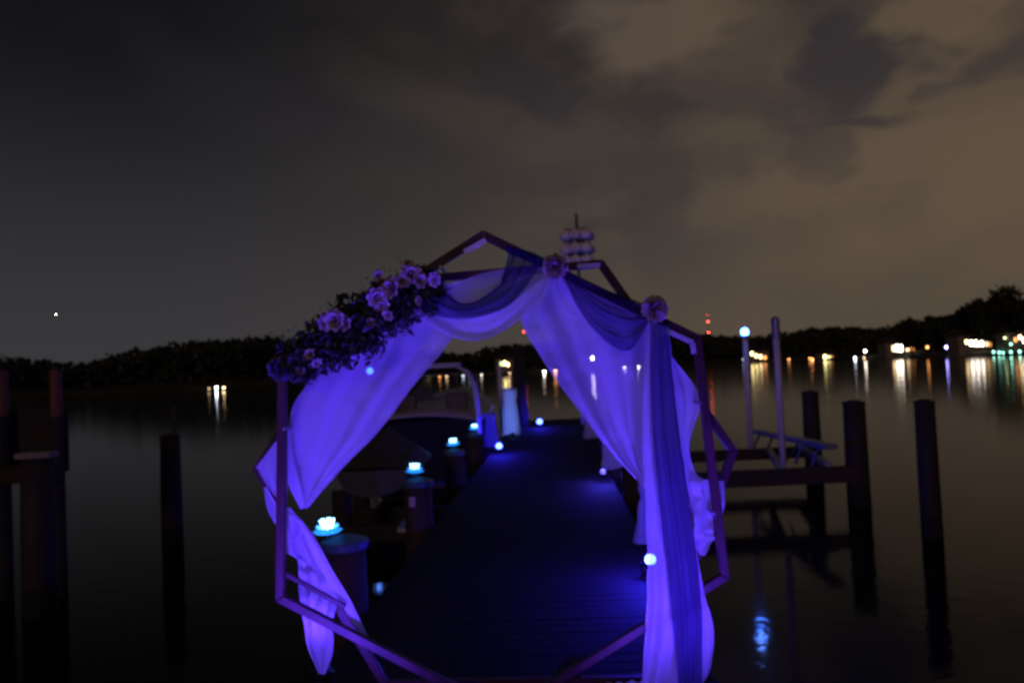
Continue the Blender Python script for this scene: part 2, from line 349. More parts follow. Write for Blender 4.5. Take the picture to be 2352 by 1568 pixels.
for (u, v, cn, st, r, lb) in [
    (2202, 793, 'cool', 40, .75, 'blazing white lamp on the shore just left of the brightest house'),
    (2174, 797, 'violet', 22, .5, 'violet shore lamp left of the blazing white lamp'),
    (2130, 797, 'orange', 8, .45, 'lone amber lamp between the wide house and the violet lamp'),
    (1987, 806, 'white', 18, .55, 'white lamp set high on the shore left of the wide house'),
    (1985, 824, 'warm', 3, .5, 'dull lamp low under the high white lamp'),
    (1964, 822, 'cool', 14, .55, 'pale blue lamp left of the high white lamp'),
    (1883, 824, 'orange', 5, .55, 'dull orange lamp beside the small yellow windowed house'),
    (1866, 827, 'orange', 9, .6, 'orange lamp pair member nearest the small yellow windowed house'),
    (1860, 823, 'orange', 6, .5, 'fainter orange lamp of the pair at the left of the small house'),
    (1812, 825, 'orange', 5, .6, 'lone reddish lamp right of the tall pale pole'),
    (1782, 824, 'teal', 3, .6, 'greenish lamp directly behind the tall unlit pale pole'),
    (1707, 825, 'cool', 2, .6, 'faint lamp directly behind the pale pole with the blue light'),
    (2282, 808, 'teal', 7, .32, 'leftmost green light of the row under the tallest tree'),
    (2295, 809, 'teal', 7, .32, 'second green light from the left of the row under the tallest tree'),
    (2304, 810, 'teal', 6, .32, 'third green light of the row under the tallest tree'),
    (2322, 808, 'teal', 7, .32, 'green light right of the gap in the row under the tallest tree'),
    (2342, 807, 'teal', 8, .32, 'rightmost green light of the row under the tallest tree'),
    (2308, 776, 'green', 6, .3, 'yellow green lamp hanging high above the row of green lights'),
    (2322, 790, 'teal', 8, .3, 'blue green lamp midway up above the row of green lights'),
    (1250, 857, 'white', 26, .6, 'white shore lamp beside the right drape as seen through the arch'),
    (1276, 866, 'orange', 32, .75, 'strong orange lamp at the edge of the right drape'),
    (1171, 868, 'warm', 5, .5, 'small lamp below the yellow green windowed house'),
    (985, 871, 'yellow', 26, .55, 'amber lamp seen through the boat windscreen nearest the left drape'),
    (1010, 868, 'orange', 5, .5, 'dull orange lamp seen through the middle of the windscreen'),
    (1026, 866, 'warm', 5, .5, 'dull white lamp seen through the middle of the windscreen'),
    (1064, 868, 'cool', 3, .5, 'dim blue lamp seen through the windscreen at its left of centre pair'),
    (1078, 868, 'cool', 3, .5, 'dim blue lamp seen through the windscreen beside its right edge'),
    (1106, 865, 'white', 5, .45, 'small white lamp seen beside the boat tower leg'),
    (1361, 822, 'white', 60, .9, 'white lamp glimmering through the right drape'),
    (1466, 845, 'white', 40, .8, 'faint lamp glimmering through the right drape near the navy tail'),
    (1435, 850, 'white', 26, .8, 'faintest lamp glimmering through the middle of the right drape'),
    (497, 890, 'cool', 24, .42, 'blue white lamp on the left shore'),
    (514, 892, 'warm', 16, .38, 'amber lamp right of the blue white one on the left shore'),
    (480, 893, 'warm', 2, .4, 'dim lamp left of the blue white one on the left shore')]:
    lamp(u, v, SH(u) + 1.0, cn, st, r, lb)
# radio masts with red lights
def mast(u, vtop, vs, Y, st, rr, label):
    base = P(u, hz_v(u), Y); z1 = P(u, vtop, Y).z
    t = thing('radio_mast', (base.x, Y, WATER), label, 'radio mast')
    b = BM(); h = z1 - WATER; n = 24
    legs = [Vector((1.0, 0, 0)), Vector((-.5, .86, 0)), Vector((-.5, -.86, 0))]
    for i in range(3): tube(b, [legs[i] * 1.2, legs[i] * .5 + Vector((0, 0, h))], .12, 4)
    for k in range(n):
        for i in range(3):
            f0, f1 = k / n, (k + 1) / n; a = legs[i] * (1.2 - .7 * f0) + Vector((0, 0, h * f0)); c = legs[(i + 1) % 3] * (1.2 - .7 * f1) + Vector((0, 0, h * f1)); tube(b, [a, c], .06, 3)
    link('lattice', b, M_BLACK, t)
    for v, k in vs:
        b = BM(); sphere(b, (0, 0, P(u, v, Y).z - WATER), rr * k, 8, 6); link('beacon', b, emis('beacon_%d' % st, LC['red'], st), t)
mast(1631, 722, [(723, .5), (738, 1), (763, 1)], 1500, 40, 1.0, 'tall mast with three red lights rising over the far wood')
mast(1207, 756, [(762, 1)], 1500, 25, 1.1, 'mast with one red light beside the right drape')
# lone light in the sky
b = BM(); sphere(b, (0, 0, 0), 2.4, 8, 6); o = link('star', b, emis('star_glow', (1, .9, .7), 22), loc=P(128, 722, 5000)); tag(o, 'lone bright star low in the left of the sky', 'star')
# ------------------------------------------------------------------ dock
dv_ = ray(1277, 846); DD = Vector((dv_.x, dv_.y, 0)).normalized(); DR = Vector((DD.y, -DD.x, 0))
OL = G(1010, 1190).dot(DR); OR = G(1495, 1322).dot(DR) + .10
DRZ = math.atan2(-DD.x, DD.y)
def DK(s, t, z=0.0): return DD * s + DR * t + Vector((0, 0, z))
dock = thing('dock', (0, 0, 0), 'long dark plank dock running away from under the arch', 'dock', rz=DRZ)
b = BM(); s = -1.5
while s < 27.5:
    wd = .14; j = rnd.uniform(-.012, .012); dz = rnd.uniform(-.002, .002)
    vs = box(b, ((OL + OR) / 2 + j, s + wd / 2, -.02 + dz), (OR - OL, wd - .007, .04)); s += wd
bevel(b, .003)
link('deck_boards', b, M_DECK, dock)
for t_ in (OL + .06, (OL + OR) / 2, OR - .06):
    b = BM(); box(b, (t_, 13, -.15), (.06, 28.6, .2)); link('stringer', b, M_PILE2, dock)
for s in (1.0, 6.0, 12.5, 19.0, 25.4):
    b = BM(); box(b, ((OL + OR) / 2, s, -.36), (OR - OL + .3, .12, .2)); link('cross_beam', b, M_PILE2, dock)
for s in (2.0, 27.0):
    for t_ in (OL + .2, OR - .2):
        b = BM(); tube(b, [(t_, s, -2.6), (t_, s, -.06)], .13, 12); link('support_pile', b, M_PILE, dock)
# ---- posts along the dock
def pilepost(s, t_, h, label, group, r=.165, cap=True, tagp=False, lean=0.0):
    p = DK(s, t_, 0)
    t = thing('dock_post', p, label, 'post', group, rz=DRZ)
    b = BM(); tube(b, [(0, 0, -2.6), (0, 0, -1), (lean * .5, 0, 0), (lean, 0, h * .97)], [r * 1.05, r * 1.03, r, r * .97], 16, wob=.05); link('shaft', b, M_PILE2, t, True)
    if cap:
        b = BM(); lathe(b, [(r * 1.08, h * .97 - .05), (r * 1.1, h * .97), (r * 1.05, h * .97 + .015), (r * .2, h * .97 + .055)], (lean, 0, 0), 20); link('cap', b, M_CAP, t)
    if tagp:
        b = BM(); box(b, (-.04, -r - .006, h - .22), (.07, .012, .11)); bevel(b, .003); link('number_plate', b, mat('faded_plate', (.5, .32, .34), .5, 20, .2), t)
    return t
hp = .53
PL = [6.0, 9.2, 12.5, 15.7]
lbl = ['nearest capped post on the left dock edge, behind the lower left drape', 'capped post with a pale tag, second along the left dock edge', 'third capped post along the left dock edge', 'fourth capped post along the left dock edge, just before the blue ground light']
for i, s in enumerate(PL): pilepost(s, OL - .17, hp, lbl[i], 'round posts along the dock edges', tagp=(i == 1))
# lotus lamps
M_PET_HOT = mat('lit_petal_top', (.8, .9, 1), .3, emit=(.42, .86, 1), es=2.6)
M_PET_DIM = mat('lit_petal_low', (.3, .6, .9), .3, emit=(.02, .30, .9), es=.75)
def lotus(loc, k, label):
    t = thing('lotus_lamp', loc, label, 'lamp', 'flower shaped lamps on the left posts')
    t.scale = (.86, .86, .92); t.rotation_euler = (rnd.uniform(-.10, .10), rnd.uniform(-.10, .10), rnd.random() * 6)
    b = BM(); lathe(b, [(.035, 0), (.04, .01), (.018, .03), (.016, .055)], seg=12); link('base', b, M_BLACK, t)
    for (n, r0, r1, z0, z1, m, nm, off) in ((8, .02, .125, .05, .075, M_PET_DIM, 'lower_petals', 0), (8, .02, .10, .055, .115, M_PET_DIM, 'middle_petals', .4), (7, .012, .068, .075, .165, M_PET_HOT, 'upper_petals', .2)):
        b = BM()
        for i in range(n):
            a = 2 * math.pi * i / n + off; d = Vector((math.cos(a), math.sin(a), 0)); q = Vector((-d.y, d.x, 0)); rows = []
            for j in range(5):
                f = j / 4; wv = (.012 + .030 * math.sin(math.pi * min(.97, f * .8 + .12))) * (r1 / .09)
                c = d * (r0 + (r1 - r0) * f) + Vector((0, 0, z0 + (z1 - z0) * f ** 1.7))
                rows.append([b.verts.new(c - q * wv + Vector((0, 0, .008))), b.verts.new(c), b.verts.new(c + q * wv + Vector((0, 0, .008)))])
            for A, B in zip(rows, rows[1:]):
                for j in range(2): b.faces.new((A[j], A[j + 1], B[j + 1], B[j]))
        link(nm, b, m, t)
    b = BM(); sphere(b, (0, 0, .10), .022, 8, 6); link('bulb', b, emis('bulb_cyan', (.5, .9, 1), 14), t)
    L = bpy.data.lights.new('bulb_light', 'POINT'); L.energy = 1.8 * k; L.color = (.08, .4, 1); L.shadow_soft_size = .05
    lo = bpy.data.objects.new('bulb_light', L); COL.objects.link(lo); lo.parent = t; lo.location = (0, 0, .19)
ct = hp * .97 + .05
p0 = P(745, 1243, DK(6.0, OL).y - .05)
lotus(DK(PL[0], OL - .17, ct - .03) + Vector((-.115, -.02, 0)), 1.0, 'glowing flower lamp on the nearest left post')
lotus(DK(PL[1], OL - .20, ct), 1.0, 'glowing flower lamp on the post with the pale tag')
lotus(DK(PL[2], OL - .17, ct), .9, 'glowing flower lamp on the third left post')
lotus(DK(PL[3], OL - .17, ct), .9, 'glowing flower lamp farthest along the left posts')
# wrapped posts
def wrap(s, t_, h, r, label, flare=1.25, ytint=M_TULLE):
    p = DK(s, t_, 0); b = BM(); rings = []; n = 44; ph = rnd.random() * 6
    for i in range(12):
        f = i / 11; z = .02 + (h - .02) * f; rr = r * (flare - (flare - 1) * math.sin(f * 1.6)); rr *= 1.0 - .16 * math.exp(-((f - .72) / .07) ** 2)
        rings.append([b.verts.new((math.cos(a) * (rr + .022 * (1.3 - f) * math.sin(11 * a + ph + f) + .01 * math.sin(5 * a + 7 * f)), math.sin(a) * (rr + .022 * (1.3 - f) * math.sin(11 * a + ph + f)), z + .02 * math.sin(3 * a + ph) * (1 if i in (0, 11) else 0))) for a in [2 * math.pi * j / n for j in range(n)]])
    for A, B in zip(rings, rings[1:]):
        for j in range(n): b.faces.new((A[j], A[(j + 1) % n], B[(j + 1) % n], B[j]))
    c = b.verts.new((0, 0, h + .03))
    for j in range(n): b.faces.new((rings[-1][j], rings[-1][(j + 1) % n], c))
    o = link('post_wrap', b, ytint, smooth=True, loc=p); tag(o, label, 'fabric wrap', 'white tulle wraps round the dock posts')
for (s, side, hh, lb) in [(7.9, 1, .62, 'nearest tulle wrap on the right dock edge, beside the right drape'), (13.8, 1, .66, 'second tulle wrap along the right dock edge, half hidden by the drape hem'),
                          (19.6, 1, .9, 'third tulle wrap along the right dock edge, at the foot of the birdhouse pole'), (24.6, 1, .8, 'farthest tulle wrap on the right dock edge'),
                          (18.3, -1, .78, 'deep blue tulle wrap right behind the left ground light'), (21.6, -1, 1.25, 'brightest pale blue tulle wrap left of the far ground light'), (25.4, -1, 1.25, 'lavender tulle wrap at the far end of the left dock edge')]:
    t_ = OR + .14 if side > 0 else OL - .12
    if s == 21.6: t_ = OL + .2
    if s == 25.4: t_ = OL + .32
    if s == 19.6: t_ = OR + .05
    pilepost(s, t_, hh - .08, 'post inside the ' + lb.split(',')[0].replace('tulle wrap', 'wrap'), 'round posts along the dock edges', cap=False, r=.14)
    wrap(s, t_, hh, .19, lb)
for s, h_ in ((10.8, .62), (16.8, .6)): pilepost(s, OR + .16, h_, 'bare dark post on the right dock edge, ' + ('behind the nearest wrap' if s < 12 else 'beyond the second wrap'), 'round posts along the dock edges', r=.15)
# ground lights
def uplight(loc, aim, k, label, col=(.035, .03, 1.0), hot=True, spot=None, lens=(.035, .07, 1), es=30, r=.055):
    t = thing('led_uplight', loc, label, 'ground light', 'blue spotlights standing on the dock', rz=aim)
    b = BM(); tube(b, [(0, .07, .10), (0, -.02, .16)], [r * .8, r * 1.05], 16); link('housing', b, M_BLACK, t, True)
    b = BM(); box(b, (-r * 1.25, .03, .07), (.008, .03, .14)); box(b, (r * 1.25, .03, .07), (.008, .03, .14)); box(b, (0, .03, .004), (r * 2.6, .09, .008)); link('bracket', b, M_BLACK, t)
    if hot:
        b = BM(); sphere(b, (0, -.03, .168), r * .8, 12, 8, (1, .55, 1)); link('lens', b, emis('uplight_lens_%d' % es, lens, es), t)
    L = bpy.data.lights.new('beam_light', 'SPOT' if spot else 'POINT'); L.energy = k
    if spot: L.spot_size = math.radians(spot[1]); L.spot_blend = .7;
    L.energy = k; L.color = col; L.shadow_soft_size = .05
    lo = bpy.data.objects.new('beam_light', L); COL.objects.link(lo); lo.parent = t; lo.location = (0, -.02, .25)
    if spot: lo.rotation_euler = (Matrix.Rotation(-aim, 3, 'Z') @ (spot[0] - (Vector(loc) + Vector((0, 0, .25))))).to_track_quat('-Z', 'Y').to_euler()
BLUE = (.03, .014, 1.0); VIO = (.095, .032, 1.0)
uplight(G(1495, 1330), 0, 110, 'glaring ground light shining beside the foot of the right drape', BLUE, es=55)
uplight(G(1147, 1042), 0, 90, 'ground light on the left dock edge under the deep blue wrap', BLUE, es=26, r=.08)
uplight(G(1240, 981), 0, 95, 'farthest ground light, out in the middle of the dock', BLUE, es=26, r=.10)
uplight(G(1178, 1012), 0, 190, 'black ground light facing the brightest pale blue wrap', (.16, .26, 1.0), hot=False, spot=(DK(21.6, OL + .2, .7), 60))
uplight(G(1386, 1108), 0, 60, 'small ground light on the right dock edge beyond the nearest wrap', (.06, .04, 1.0), lens=(.15, .12, 1), es=2, r=.05)
# arch lights at its feet
uplight(G(735, 1600), math.radians(-30), 45, 'black ground light at the foot of the lower left drape', VIO, hot=False, spot=(P(715, 1250, 4.1), 70))
uplight(G(1312, 1600), math.radians(25), 40, 'black ground light near the lowest corner of the arch', VIO, hot=False, spot=(P(1560, 1300, 4.06), 70))
uplight(DK(3.0, OL + .25), math.radians(180), 270, 'black ground light in front of the arch on the left', VIO, hot=False, spot=(P(880, 960, 4.1), 120))
uplight(DK(3.0, OR - .2), math.radians(180), 235, 'black ground light in front of the arch on the right', VIO, hot=False, spot=(P(1430, 960, 4.1), 115))
# ------------------------------------------------------------------ arch
Y1, Y2 = 4.06, 4.27
A1 = [(1110, 540), (1600, 777), (1664, 1322), (1160, 1638), (644, 1372), (649, 832)]
A2 = [(868, 650), (1380, 606), (1684, 1035), (1500, 1560), (885, 1570), (592, 1076)]
arch = thing('wedding_arch', P(1160, 1638, Y1), 'brown wooden double hexagon wedding arch standing over the dock', 'wedding arch')
ao = arch.location.copy()
for ring, Yr, w_ in ((A1, Y1, .042), (A2, Y2, .042)):
    q = [P(*c, Yr) - ao for c in ring]; cen = sum(q, Vector()) / 6; n6 = []
    for i in range(6):   # mitred corners: inner and outer corner points of the hexagon
        d0 = (q[i] - q[i - 1]).normalized(); d1 = (q[(i + 1) % 6] - q[i]).normalized(); bis = (d1 - d0).normalized()
        k = w_ / 2 / max(.3, math.sqrt((1 - d0.dot(-d1)) / 2)); sgn = 1 if bis.dot(cen - q[i]) > 0 else -1; n6.append((q[i] + bis * k * sgn, q[i] - bis * k * sgn))
    for i in range(6):
        b = BM(); A, B = n6[i], n6[(i + 1) % 6]; g = (B[0] - A[0]).normalized() * .0015
        f = [b.verts.new(p + Vector((0, dy, 0))) for dy in (-.0225, .0225) for p in (A[0] + g, A[1] + g, B[1] - g, B[0] - g)]
        for t4 in ((0, 1, 2, 3), (7, 6, 5, 4), (0, 4, 5, 1), (1, 5, 6, 2), (2, 6, 7, 3), (3, 7, 4, 0)): b.faces.new([f[x] for x in t4])
        bmesh.ops.recalc_face_normals(b, faces=b.faces); bevel(b, .003); link('beam', b, M_FRAME, arch)
b = BM(); beam(b, P(655, 1316, 4.105) - ao, P(792, 1392, 4.105) - ao, .022, .022); bevel(b, .002); link('brace', b, M_FRAME, arch)
for (u, v) in ((652, 985), (1012, 612), (1252, 612), (1608, 925), (1640, 1180)):
    b = BM(); p = P(u, v, Y1 - .03) - ao; tube(b, [p, p + Vector((0, .26, 0))], .008, 8); link('bolt', b, M_ALU, arch)
M_PLATE = mat('pale_plate', (.5, .5, .58), .3, 6, .2, metal=.3)  # pale plates added to carry the blue highlights under the beams
for (a, c, Yp) in (((1066, 579), (1116, 551), Y1), ((1326, 611), (1378, 609), Y2), ((1540, 763), (1592, 787), Y1), ((1590, 787), (1594, 812), Y1)):
    b = BM(); beam(b, P(*a, Yp - .03) - ao, P(*c, Yp - .03) - ao, .026, .006); bevel(b, .001); link('highlight_plate', b, M_PLATE, arch)
# ------------------------------------------------------------------ drapes
def sheet(name, parts, m, label, cat, group=None, nt=90):
    """parts: list of (L, R, folds, amp, ph, ns, bulge, crumple); L and R are curves of (u, v, Y)"""
    b = BM()
    for (L, R, folds, amp, ph, ns, bulge, crum) in parts:
        Lp = crom([P(*q) for q in L], nt); Rp = crom([P(*q) for q in R], nt); g = []
        for i in range(nt):
            f = i / (nt - 1); row = []; wd = (Rp[i] - Lp[i]).length
            for j in range(ns):
                s_ = j / (ns - 1); p = Lp[i].lerp(Rp[i], s_)
                ss_ = s_ + .05 * math.sin(6 * f + ph)
                k = min(1, wd / .25)
                y = amp * k * (math.sin(2 * math.pi * folds * ss_ + ph + .9 * math.sin(3 * f)) + .45 * math.sin(2 * math.pi * folds * 2.3 * ss_ + 2 * ph + 2 * f))
                y += bulge * math.sin(math.pi * s_) * math.sin(math.pi * f)
                y += crum * noise.noise(p * 9 + Vector((ph, 0, 0))) + crum * .4 * noise.noise(p * 24)
                e = .35 * crum * noise.noise(p * 11 + Vector((0, ph, 3)))
                row.append(b.verts.new(p + Vector((e, y, e * .7))))
            g.append(row)
        for A, B in zip(g, g[1:]):
            for j in range(ns - 1): b.faces.new((A[j], A[j + 1], B[j + 1], B[j]))
    o = link(name, b, m, smooth=True); return tag(o, label, cat, group)
def c3(l, Y): return [(u, v, Y if len(r) == 0 else r[0]) for (u, v, *r) in l]
yb, yf = 4.15, 4.0
sheet('white_drape', [
    (c3([(840, 700), (770, 790), (705, 880), (668, 940), (659, 1030), (663, 1110), (690, 1168)], yb), c3([(1080, 640), (1062, 705), (1035, 782), (950, 885), (870, 990), (790, 1072), (708, 1166)], yb), 2.2, .010, 1.0, 70, .04, .008),
    (c3([(850, 720), (780, 800), (715, 885), (680, 945), (672, 1030), (672, 1110), (692, 1160)], yb + .05), c3([(1040, 660), (1010, 720), (975, 790), (900, 880), (825, 985), (755, 1070), (702, 1160)], yb + .05), 1.6, .010, 2.0, 50, .03, .008),
    (c3([(655, 982), (655, 1060), (662, 1112), (690, 1166)], yb - .03), c3([(667, 985), (676, 1060), (690, 1112), (702, 1166)], yb - .03), 1.5, .01, 2., 12, 0, .01)],
    M_WHITE, 'large white drape filling the upper left of the arch and tied to a low point', 'drape', 'white cloths on the arch')
sheet('white_drape', [
    (c3([(654, 985), (592, 1066), (590, 1078), (652, 1172)], yb), c3([(657, 983), (662, 1060), (660, 1120), (657, 1178)], yb), 1.2, .012, .5, 16, .02, .01),
    (c3([(606, 1118), (614, 1165), (633, 1206), (656, 1242)], yb + .02), c3([(612, 1118), (650, 1168), (700, 1205), (680, 1240)], yb + .02), 1.2, .012, 3.5, 16, .02, .01),
    (c3([(655, 1165), (651, 1215), (653, 1262), (680, 1282), (688, 1380), (706, 1480), (732, 1546)], yb + .03), c3([(668, 1165), (728, 1240), (770, 1330), (778, 1370), (765, 1430), (764, 1500), (746, 1548)], yb + .03), 2.6, .014, 1.9, 36, .03, .012),
    (c3([(690, 1205), (745, 1325), (790, 1400), (842, 1474)], yb - .01), c3([(716, 1228), (772, 1322), (812, 1392), (852, 1474)], yb - .01), 1.0, .01, .2, 10, .0, .006)],
    M_WHITE, 'white cloth wound round the left corner of the arch and falling in a narrow point', 'drape', 'white cloths on the arch')
sheet('white_drape', [
    (c3([(1262, 625), (1215, 690), (1197, 738), (1250, 832), (1322, 932), (1402, 1037), (1484, 1124)], yb), c3([(1300, 628), (1390, 675), (1488, 735), (1508, 850), (1506, 950), (1500, 1050), (1496, 1126)], yb), 2.2, .012, 2.2, 70, .04, .009),
    (c3([(1278, 632), (1248, 690), (1245, 735), (1312, 832), (1392, 935), (1452, 1030), (1490, 1118)], yb + .05), c3([(1300, 630), (1392, 677), (1486, 737), (1506, 850), (1504, 950), (1498, 1050), (1495, 1120)], yb + .05), 1.6, .010, .4, 50, .03, .008)],
    M_WHITE, 'wide white panel sweeping from the upper pompom down to the right leg of the arch', 'drape', 'white cloths on the arch')
sheet('white_drape', [
    (c3([(1488, 735), (1480, 900), (1476, 1010), (1481, 1120), (1489, 1250), (1487, 1340), (1484, 1430), (1478, 1520), (1476, 1602)], yf), c3([(1538, 752), (1549, 880), (1566, 1020), (1586, 1160), (1606, 1290), (1624, 1380), (1640, 1450), (1636, 1530), (1600, 1602)], yf), 3.0, .014, .6, 60, -.02, .010),
    (c3([(1390, 1575), (1400, 1600), (1400, 1625)], 4.05), c3([(1480, 1560), (1520, 1600), (1560, 1625)], 4.0), 3, .02, .6, 30, 0, .04)],
    M_WHITE, 'white drape hanging straight down the right leg to a pool of cloth on the deck', 'drape', 'white cloths on the arch')
sheet('white_drape', [
    (c3([(1538, 815), (1546, 900), (1560, 1000), (1575, 1100), (1592, 1180)], yb), c3([(1548, 825), (1607, 912), (1583, 1022), (1605, 1100), (1640, 1120)], yb), 1.5, .012, 1.2, 26, .02, .01),
    (c3([(1590, 1085), (1594, 1160), (1600, 1225), (1606, 1276)], yb - .02), c3([(1646, 1108), (1638, 1170), (1642, 1222), (1614, 1278)], yb - .02), 1.6, .012, .2, 26, .0, .08),
    (c3([(1648, 1105), (1648, 1150), (1655, 1190)], yb + .02), c3([(1660, 1105), (1663, 1150), (1658, 1195)], yb + .02), 1, .01, 4, 8, 0, .03)],
    M_WHITE, 'crumpled white cloth bunched round the right corner of the arch', 'drape', 'white cloths on the arch')
sheet('white_swag', [
    (c3([(985, 640), (1040, 652), (1085, 634), (1130, 622), (1185, 614), (1255, 612)], yf + .02), c3([(925, 690), (990, 748), (1060, 780), (1125, 776), (1200, 728), (1268, 640)], yf - .05), 2.4, .012, 1.1, 40, -.05, .01)],
    M_WHITE, 'white swag sagging between the flower garland and the upper pompom', 'swag', 'white cloths on the arch')
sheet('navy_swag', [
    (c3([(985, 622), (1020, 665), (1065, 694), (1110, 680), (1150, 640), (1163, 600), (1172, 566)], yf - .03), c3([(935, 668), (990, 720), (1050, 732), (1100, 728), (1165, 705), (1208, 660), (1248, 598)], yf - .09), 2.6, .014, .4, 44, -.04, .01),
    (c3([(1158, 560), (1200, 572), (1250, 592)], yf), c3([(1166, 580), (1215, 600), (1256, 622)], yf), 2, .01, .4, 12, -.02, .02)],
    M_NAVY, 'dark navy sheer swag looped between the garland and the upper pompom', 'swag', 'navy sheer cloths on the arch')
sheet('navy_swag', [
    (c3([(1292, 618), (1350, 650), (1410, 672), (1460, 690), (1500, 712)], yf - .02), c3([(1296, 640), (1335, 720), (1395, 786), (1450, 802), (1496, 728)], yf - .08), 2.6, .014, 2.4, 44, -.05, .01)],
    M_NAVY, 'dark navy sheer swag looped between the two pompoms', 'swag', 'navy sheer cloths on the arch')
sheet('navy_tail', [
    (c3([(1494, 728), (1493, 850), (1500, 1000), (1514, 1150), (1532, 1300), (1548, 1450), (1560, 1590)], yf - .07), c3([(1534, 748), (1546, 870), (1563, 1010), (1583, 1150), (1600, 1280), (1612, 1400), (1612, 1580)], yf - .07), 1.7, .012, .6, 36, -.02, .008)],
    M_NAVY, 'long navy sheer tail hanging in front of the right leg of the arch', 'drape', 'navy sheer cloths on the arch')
# ------------------------------------------------------------------ flowers
def petal(b, c, d, up, ln, wd, cup):
    q = d.cross(up).normalized(); rows = []
    for i in range(5):
        f = i / 4; ww = wd * math.sin(math.pi * (.12 + .8 * f)) ** .7; o_ = c + d * ln * f + up * cup * math.sin(f * 1.9)
        rows.append([b.verts.new(o_ + q * ww * k + up * ww * .3 * abs(k)) for k in (-1, 0, 1)])
    for A, B in zip(rows, rows[1:]):
        for j in range(2): b.faces.new((A[j], A[j + 1], B[j + 1], B[j]))
def blossom(b, r):
    for (n, l, tilt, off) in ((7, 1.0, .25, 0), (6, .85, .7, .4), (5, .62, 1.1, .1), (4, .4, 1.35, .7)):
        for i in range(n):
            a = 2 * math.pi * i / n + off; h = Vector((math.cos(a), 0, math.sin(a)))
            d = (h * math.cos(tilt) + Vector((0, -1, 0)) * math.sin(tilt)).normalized(); up = (Vector((0, -1, 0)) * math.cos(tilt) - h * math.sin(tilt)).normalized()
            petal(b, h * r * .08, d, up, r * l, r * .42, r * .25)
gar = thing('flower_garland', P(830, 730, Y1 - .05), 'garland of dark leaves and pale blossoms along the upper left of the arch', 'flower garland')
go = gar.location.copy(); b = BM()
ga, gb = Vector(P(662, 838, 4.0)), Vector(P(1008, 640, 4.0)); gd = (gb - ga); gn = Vector((-gd.z, 0, gd.x)).normalized()
for i in range(4600):
    f = min(1, max(0, rnd.random())); env = .028 + .098 * math.sin(math.pi * (.06 + .88 * f)) ** .8
    env *= 1 + .45 * noise.noise(Vector((f * 9, 1.5, 0)))
    off = max(-1.25, min(1.15, rnd.gauss(0, .5))) * env * 1.15 - .012; c = ga + gd * f + gn * off + Vector((0, rnd.uniform(-.11, .03), 0))
    leafquad(b, c - go, rnd.uniform(.014, .036), asp=rnd.uniform(.35, .6))
for i in range(70):   # sprigs that stick out
    f = rnd.random(); sgn = rnd.choice((-1, 1, 1)); c = ga + gd * f; d = (gn * sgn * rnd.uniform(.4, 1) + gd.normalized() * rnd.uniform(-.8, .8)).normalized(); ln = rnd.uniform(.10, .20)
    for k in range(8):
        leafquad(b, c + d * ln * k / 7 + Vector((rnd.gauss(0, .006), rnd.uniform(-.05, 0), rnd.gauss(0, .006))) - go, .018 - .001 * k, asp=.35)
link('leaves', b, M_LEAF, gar)
b = BM(); blossom(b, .065); proto = link('blossom', b, M_PETAL, gar, True); first = True
for (u, v, r) in [(773, 735, 1.15), (748, 742, .95), (795, 742, .9), (866, 682, .95), (878, 700, .8), (905, 660, 1.1), (925, 648, .9), (944, 634, 1.15), (960, 645, .9), (938, 612, .7), (1000, 640, .7), (893, 722, .6), (715, 815, .6), (728, 832, .5), (850, 742, .5), (870, 633, .6), (965, 690, .45), (690, 852, .5)]:
    o = proto if first else proto.copy()
    if not first: COL.objects.link(o); o.parent = gar
    first = False; o.location = P(u, v, 3.88 + rnd.uniform(0, .03)) - go; o.scale = (r * rnd.uniform(.7, .95), r * .85, r * rnd.uniform(.65, .9)); o.rotation_euler = (rnd.uniform(-.5, .5), rnd.random() * 6, rnd.uniform(-.5, .5))
def pompom(u, v, r, Y, label, m=M_PETAL):
    b = BM(); n = 330
    for i in range(n):
        z = 1 - 2 * (i + .5) / n; a = i * 2.39996; d = Vector((math.cos(a) * math.sqrt(1 - z * z), math.sin(a) * math.sqrt(1 - z * z), z)); up = d.orthogonal().normalized()
        up = Matrix.Rotation(rnd.random() * 6.28, 3, d) @ up; petal(b, d * r * .3, d, up, r * rnd.uniform(.58, .75), r * .2, r * .06)
    o = link('pompom_flower', b, m, smooth=True, loc=P(u, v, Y)); tag(o, label, 'flower', 'fluffy pompom flowers on the arch')
pompom(1275, 612, .066, 3.93, 'fluffy pale pompom between the two navy swags')
pompom(1503, 710, .070, 3.93, 'fluffy pale pompom at the top of the long navy tail')
pompom(645, 845, .066, 3.95, 'dim shaded pompom at the left upper corner of the arch', mat('shaded_petal', (.16, .12, .22), .8, 12, .3))  # darker petal copy: the corner's shade is put into its colour
# ------------------------------------------------------------------ birdhouse pole
bp_ = DK(19.9, OR + .12); Yb = bp_.y
